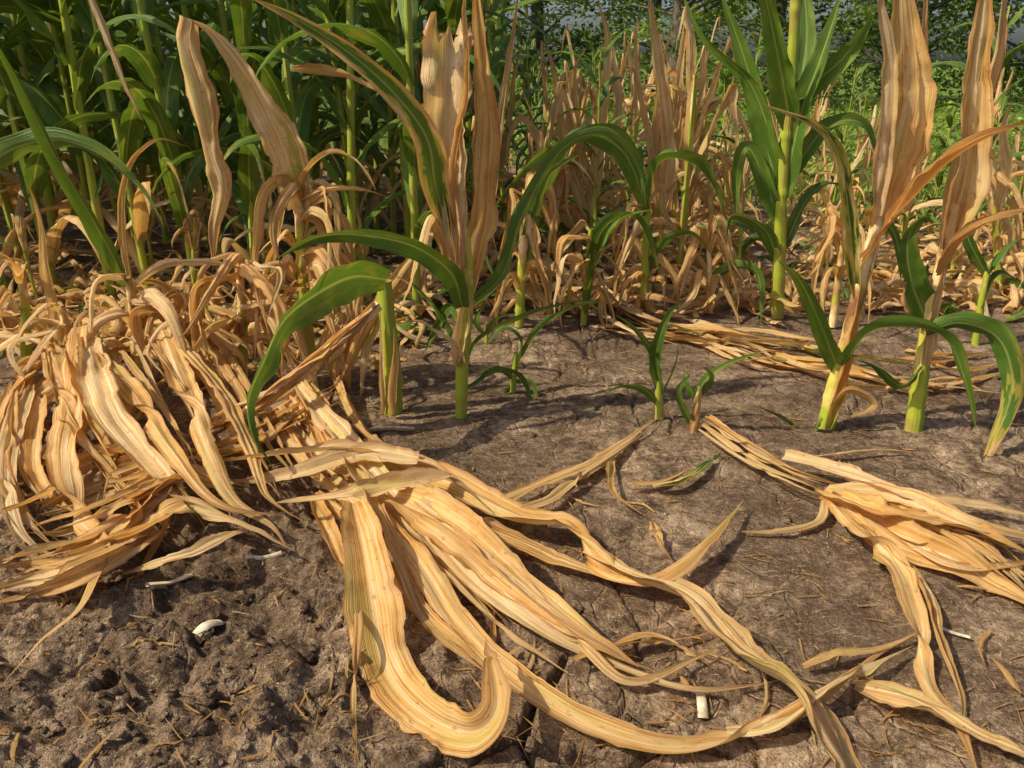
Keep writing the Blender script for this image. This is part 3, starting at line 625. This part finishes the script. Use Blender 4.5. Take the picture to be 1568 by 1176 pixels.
for k in range(45):
    u=R.uniform(-20,1600); v=R.uniform(520,1170); p=G(u,v); a=R.uniform(0,6.28); L=R.uniform(.04,.12)
    q=[p+np.array((math.cos(a+.4*t)*L*t,math.sin(a+.4*t)*L*t,.004+.01*R.random())) for t in (0,.3,.6,1)]
    ribbon(B,q,R.uniform(.005,.013),side=(-math.sin(a),math.cos(a),0),N=16,M=5,curl=1.0,dry=1,pleat=.2,clamp=True,tint=R.uniform(0,1.6))
B.obj('leaf_litter',MATS)
# pale chips of old stalk
R.seed(62)
B=MB()
for (u,v,a,L,w) in ((600,657,.05,.12,.020),(265,912,.75,.075,.018),(318,958,1.1,.05,.020),(405,857,.1,.07,.012),(1075,1078,1.5,.035,.016),(1460,970,-.4,.05,.006),(15,745,.3,.06,.02)):
    p=G(u,v,.006); d=np.array((math.cos(a),math.sin(a),0))*L/2
    P=[p-d,p+np.array((0,0,.003)),p+d]
    for w_ in P: w_[2]=gh(w_[0],w_[1])+.008
    tube(B,P,w/2,w/2.2,dry=1,nodes=0,N=10,mi=0,M=9,oval=.45)
B.obj('stalk_chips',[CHIP])
# clods
B=MB(); R.seed(63)
for k in range(420):
    if k<320: u=R.uniform(0,560); v=R.uniform(870,1176)
    else: u=R.uniform(0,1568); v=R.uniform(600,1176)
    p=G(u,v); s=R.uniform(.0015,.006) if R.random()<.9 else R.uniform(.008,.016)
    th=np.linspace(0,math.pi,8)[:,None]; ph=np.linspace(0,2*math.pi,11)[None,:]
    V=np.stack(np.broadcast_arrays(np.sin(th)*np.cos(ph),np.sin(th)*np.sin(ph),np.cos(th)*.6),-1).copy()
    off=Vector((k*3.1,0,0))
    for i in range(8):
        for j in range(11):
            q=V[i,j]; V[i,j]=q*(1+.9*noise.noise(Vector(q)*1.6+off)+.5*noise.noise(Vector(q)*4+off))
    V=V*s+p; B.grid(V,V[...,:2].copy(),0,0,0)
B.obj('soil_clods',[SOIL])

# ---------------------------------------------------------------- weeds / grass strip
def leafcloud(B,C,size,mi=0,flat=.5):
    n=len(C); rs=np.random.RandomState(n)
    a=rs.normal(size=(n,3)); a[:,2]*=flat; a/=np.linalg.norm(a,axis=1,keepdims=True)
    b=np.cross(a,rs.normal(size=(n,3))); b/=np.linalg.norm(b,axis=1,keepdims=True)
    s=(size*rs.uniform(.5,1.3,n))[:,None]
    q=np.stack([C-a*s,C-b*s*.45,C+a*s,C+b*s*.45],1)
    B.v.append(q.reshape(-1,3)); B.uv.append(np.zeros((4*n,2))); B.dry.append(np.zeros(4*n)); B.tint.append(np.zeros(4*n))
    B.f.append(B.n+np.arange(4*n).reshape(n,4)); B.mi.append(np.full(n,mi)); B.n+=4*n
rs=np.random.RandomState(4)
B=MB(); pts=[]
for k in range(650):
    y=rs.uniform(4.8,14); x=rs.uniform(.38*y,.38*y+5) if y<9 else rs.uniform(0,12)
    hgt=rs.uniform(.10,.42); n=34
    c=rs.normal(size=(n,3))*np.array((.12,.12,.0)); c[:,2]=rs.uniform(.02,hgt,n); pts.append(c+np.array((x,y,0)))
leafcloud(B,np.concatenate(pts),.045)
B.obj('weeds',[WEED])
B=MB(); R.seed(64)
n=16000; y=rs.uniform(5,18,n); x=np.where(y<9,rs.uniform(.3,1.1,n)*y,rs.uniform(-.3,1,n)*y)
h=rs.uniform(.08,.3,n); a=rs.uniform(0,6.28,n); w=.006+0*y
b=np.stack([x,y,0*x],1); d=np.stack([np.cos(a),np.sin(a),0*a],1)*w[:,None]; lean=np.stack([rs.normal(size=n)*.08,rs.normal(size=n)*.08,h],1)
q=np.stack([b-d,b+d,b+lean+d*.2,b+lean-d*.2],1)
B.v.append(q.reshape(-1,3)); B.uv.append(np.zeros((4*n,2))); B.dry.append(np.zeros(4*n)); B.tint.append(np.zeros(4*n)); B.f.append(np.arange(4*n).reshape(n,4)); B.mi.append(np.zeros(n)); B.n=4*n
B.obj('grass',[WEED])

# ---------------------------------------------------------------- trees
def tree(seed):
    R.seed(seed); rs=np.random.RandomState(seed); B=MB(); H=R.uniform(7,9)
    tube(B,[(0,0,-.1),(R.uniform(-.1,.1),0,2),(R.uniform(-.3,.3),R.uniform(-.3,.3),H*.8)],.2,.05,nodes=0,N=20,M=9,mi=1)
    cl=[]
    for k in range(28):
        z=R.uniform(.9,H*.85); a=R.uniform(0,6.28); L=R.uniform(1.4,3.0)*(1-.4*z/H)
        e=np.array((math.cos(a)*L,math.sin(a)*L,z+R.uniform(-.5,1.0)))
        tube(B,[(0,0,z-.3),tuple(e*.5+np.array((0,0,z*.5))),tuple(e)],.05,.012,nodes=0,N=8,M=5,mi=1)
        for q in range(4): cl.append(e*np.array((R.uniform(.5,1.1),R.uniform(.5,1.1),1))+rs.normal(size=3)*.35)
    P=np.concatenate([c+rs.normal(size=(85,3))*np.array((.34,.34,.17))*R.uniform(.6,1.1) for c in cl])
    P=P[P[:,2]>.4]
    leafcloud(B,P,.08)
    return B.mesh('tree_mesh',[TREEL,BARK])
TM=[tree(s) for s in (71,72,73)]
R.seed(8)
for i,(x,y) in enumerate([(-5.5,21),(-2,18),(.6,20.5),(3.4,17.5),(6.2,20),(8.6,18.0),(12.0,18.5),(15.5,20),(10.4,23),(4.2,25)]):
    put('deciduous_tree',TM[i%3],x,y,R.uniform(.85,1.15),tilt=.02)
B=MB(); pts=[]
for k in range(260):
    x=rs.uniform(-6,22); y=rs.uniform(16.5,27); c=np.array((x,y,rs.uniform(.1,.8)+ (y-16)*.05*rs.random_sample()))
    pts.append(c+rs.normal(size=(70,3))*np.array((.42,.42,.22)))
leafcloud(B,np.concatenate(pts),.075); B.obj('hedge_undergrowth',[TREEL])

# ---------------------------------------------------------------- light, sky, camera
el=math.radians(48); to=Vector((-0.88,-0.22,0)).normalized()
sd=Vector((to.x*math.cos(el),to.y*math.cos(el),math.sin(el)))
su=bpy.data.lights.new('sun','SUN'); su.energy=5.0; su.angle=math.radians(.6); su.color=(1,.90,.69)
so=bpy.data.objects.new('sun',su); so.rotation_euler=sd.to_track_quat('Z','Y').to_euler(); scene.collection.objects.link(so)
w=bpy.data.worlds.new('World'); scene.world=w; w.use_nodes=True; nt=w.node_tree
sk=nt.nodes.new('ShaderNodeTexSky'); sk.sky_type='NISHITA'; sk.sun_disc=False; sk.sun_elevation=el; sk.sun_rotation=math.atan2(to.x,to.y); sk.dust_density=4.0; sk.air_density=.8
bg=nt.nodes['Background']; bg.inputs[1].default_value=.14; nt.links.new(sk.outputs[0],bg.inputs[0])
cam=bpy.data.cameras.new('camera'); co=bpy.data.objects.new('camera',cam); scene.collection.objects.link(co)
cam.sensor_width=36; cam.lens=36*F/1568; cam.clip_end=1000; cam.clip_start=.02
co.location=(0,0,CAM_H); co.rotation_euler=(math.pi/2-PITCH,0,0); scene.camera=co
scene.view_settings.view_transform='Standard'; scene.view_settings.look='None'; scene.view_settings.exposure=0
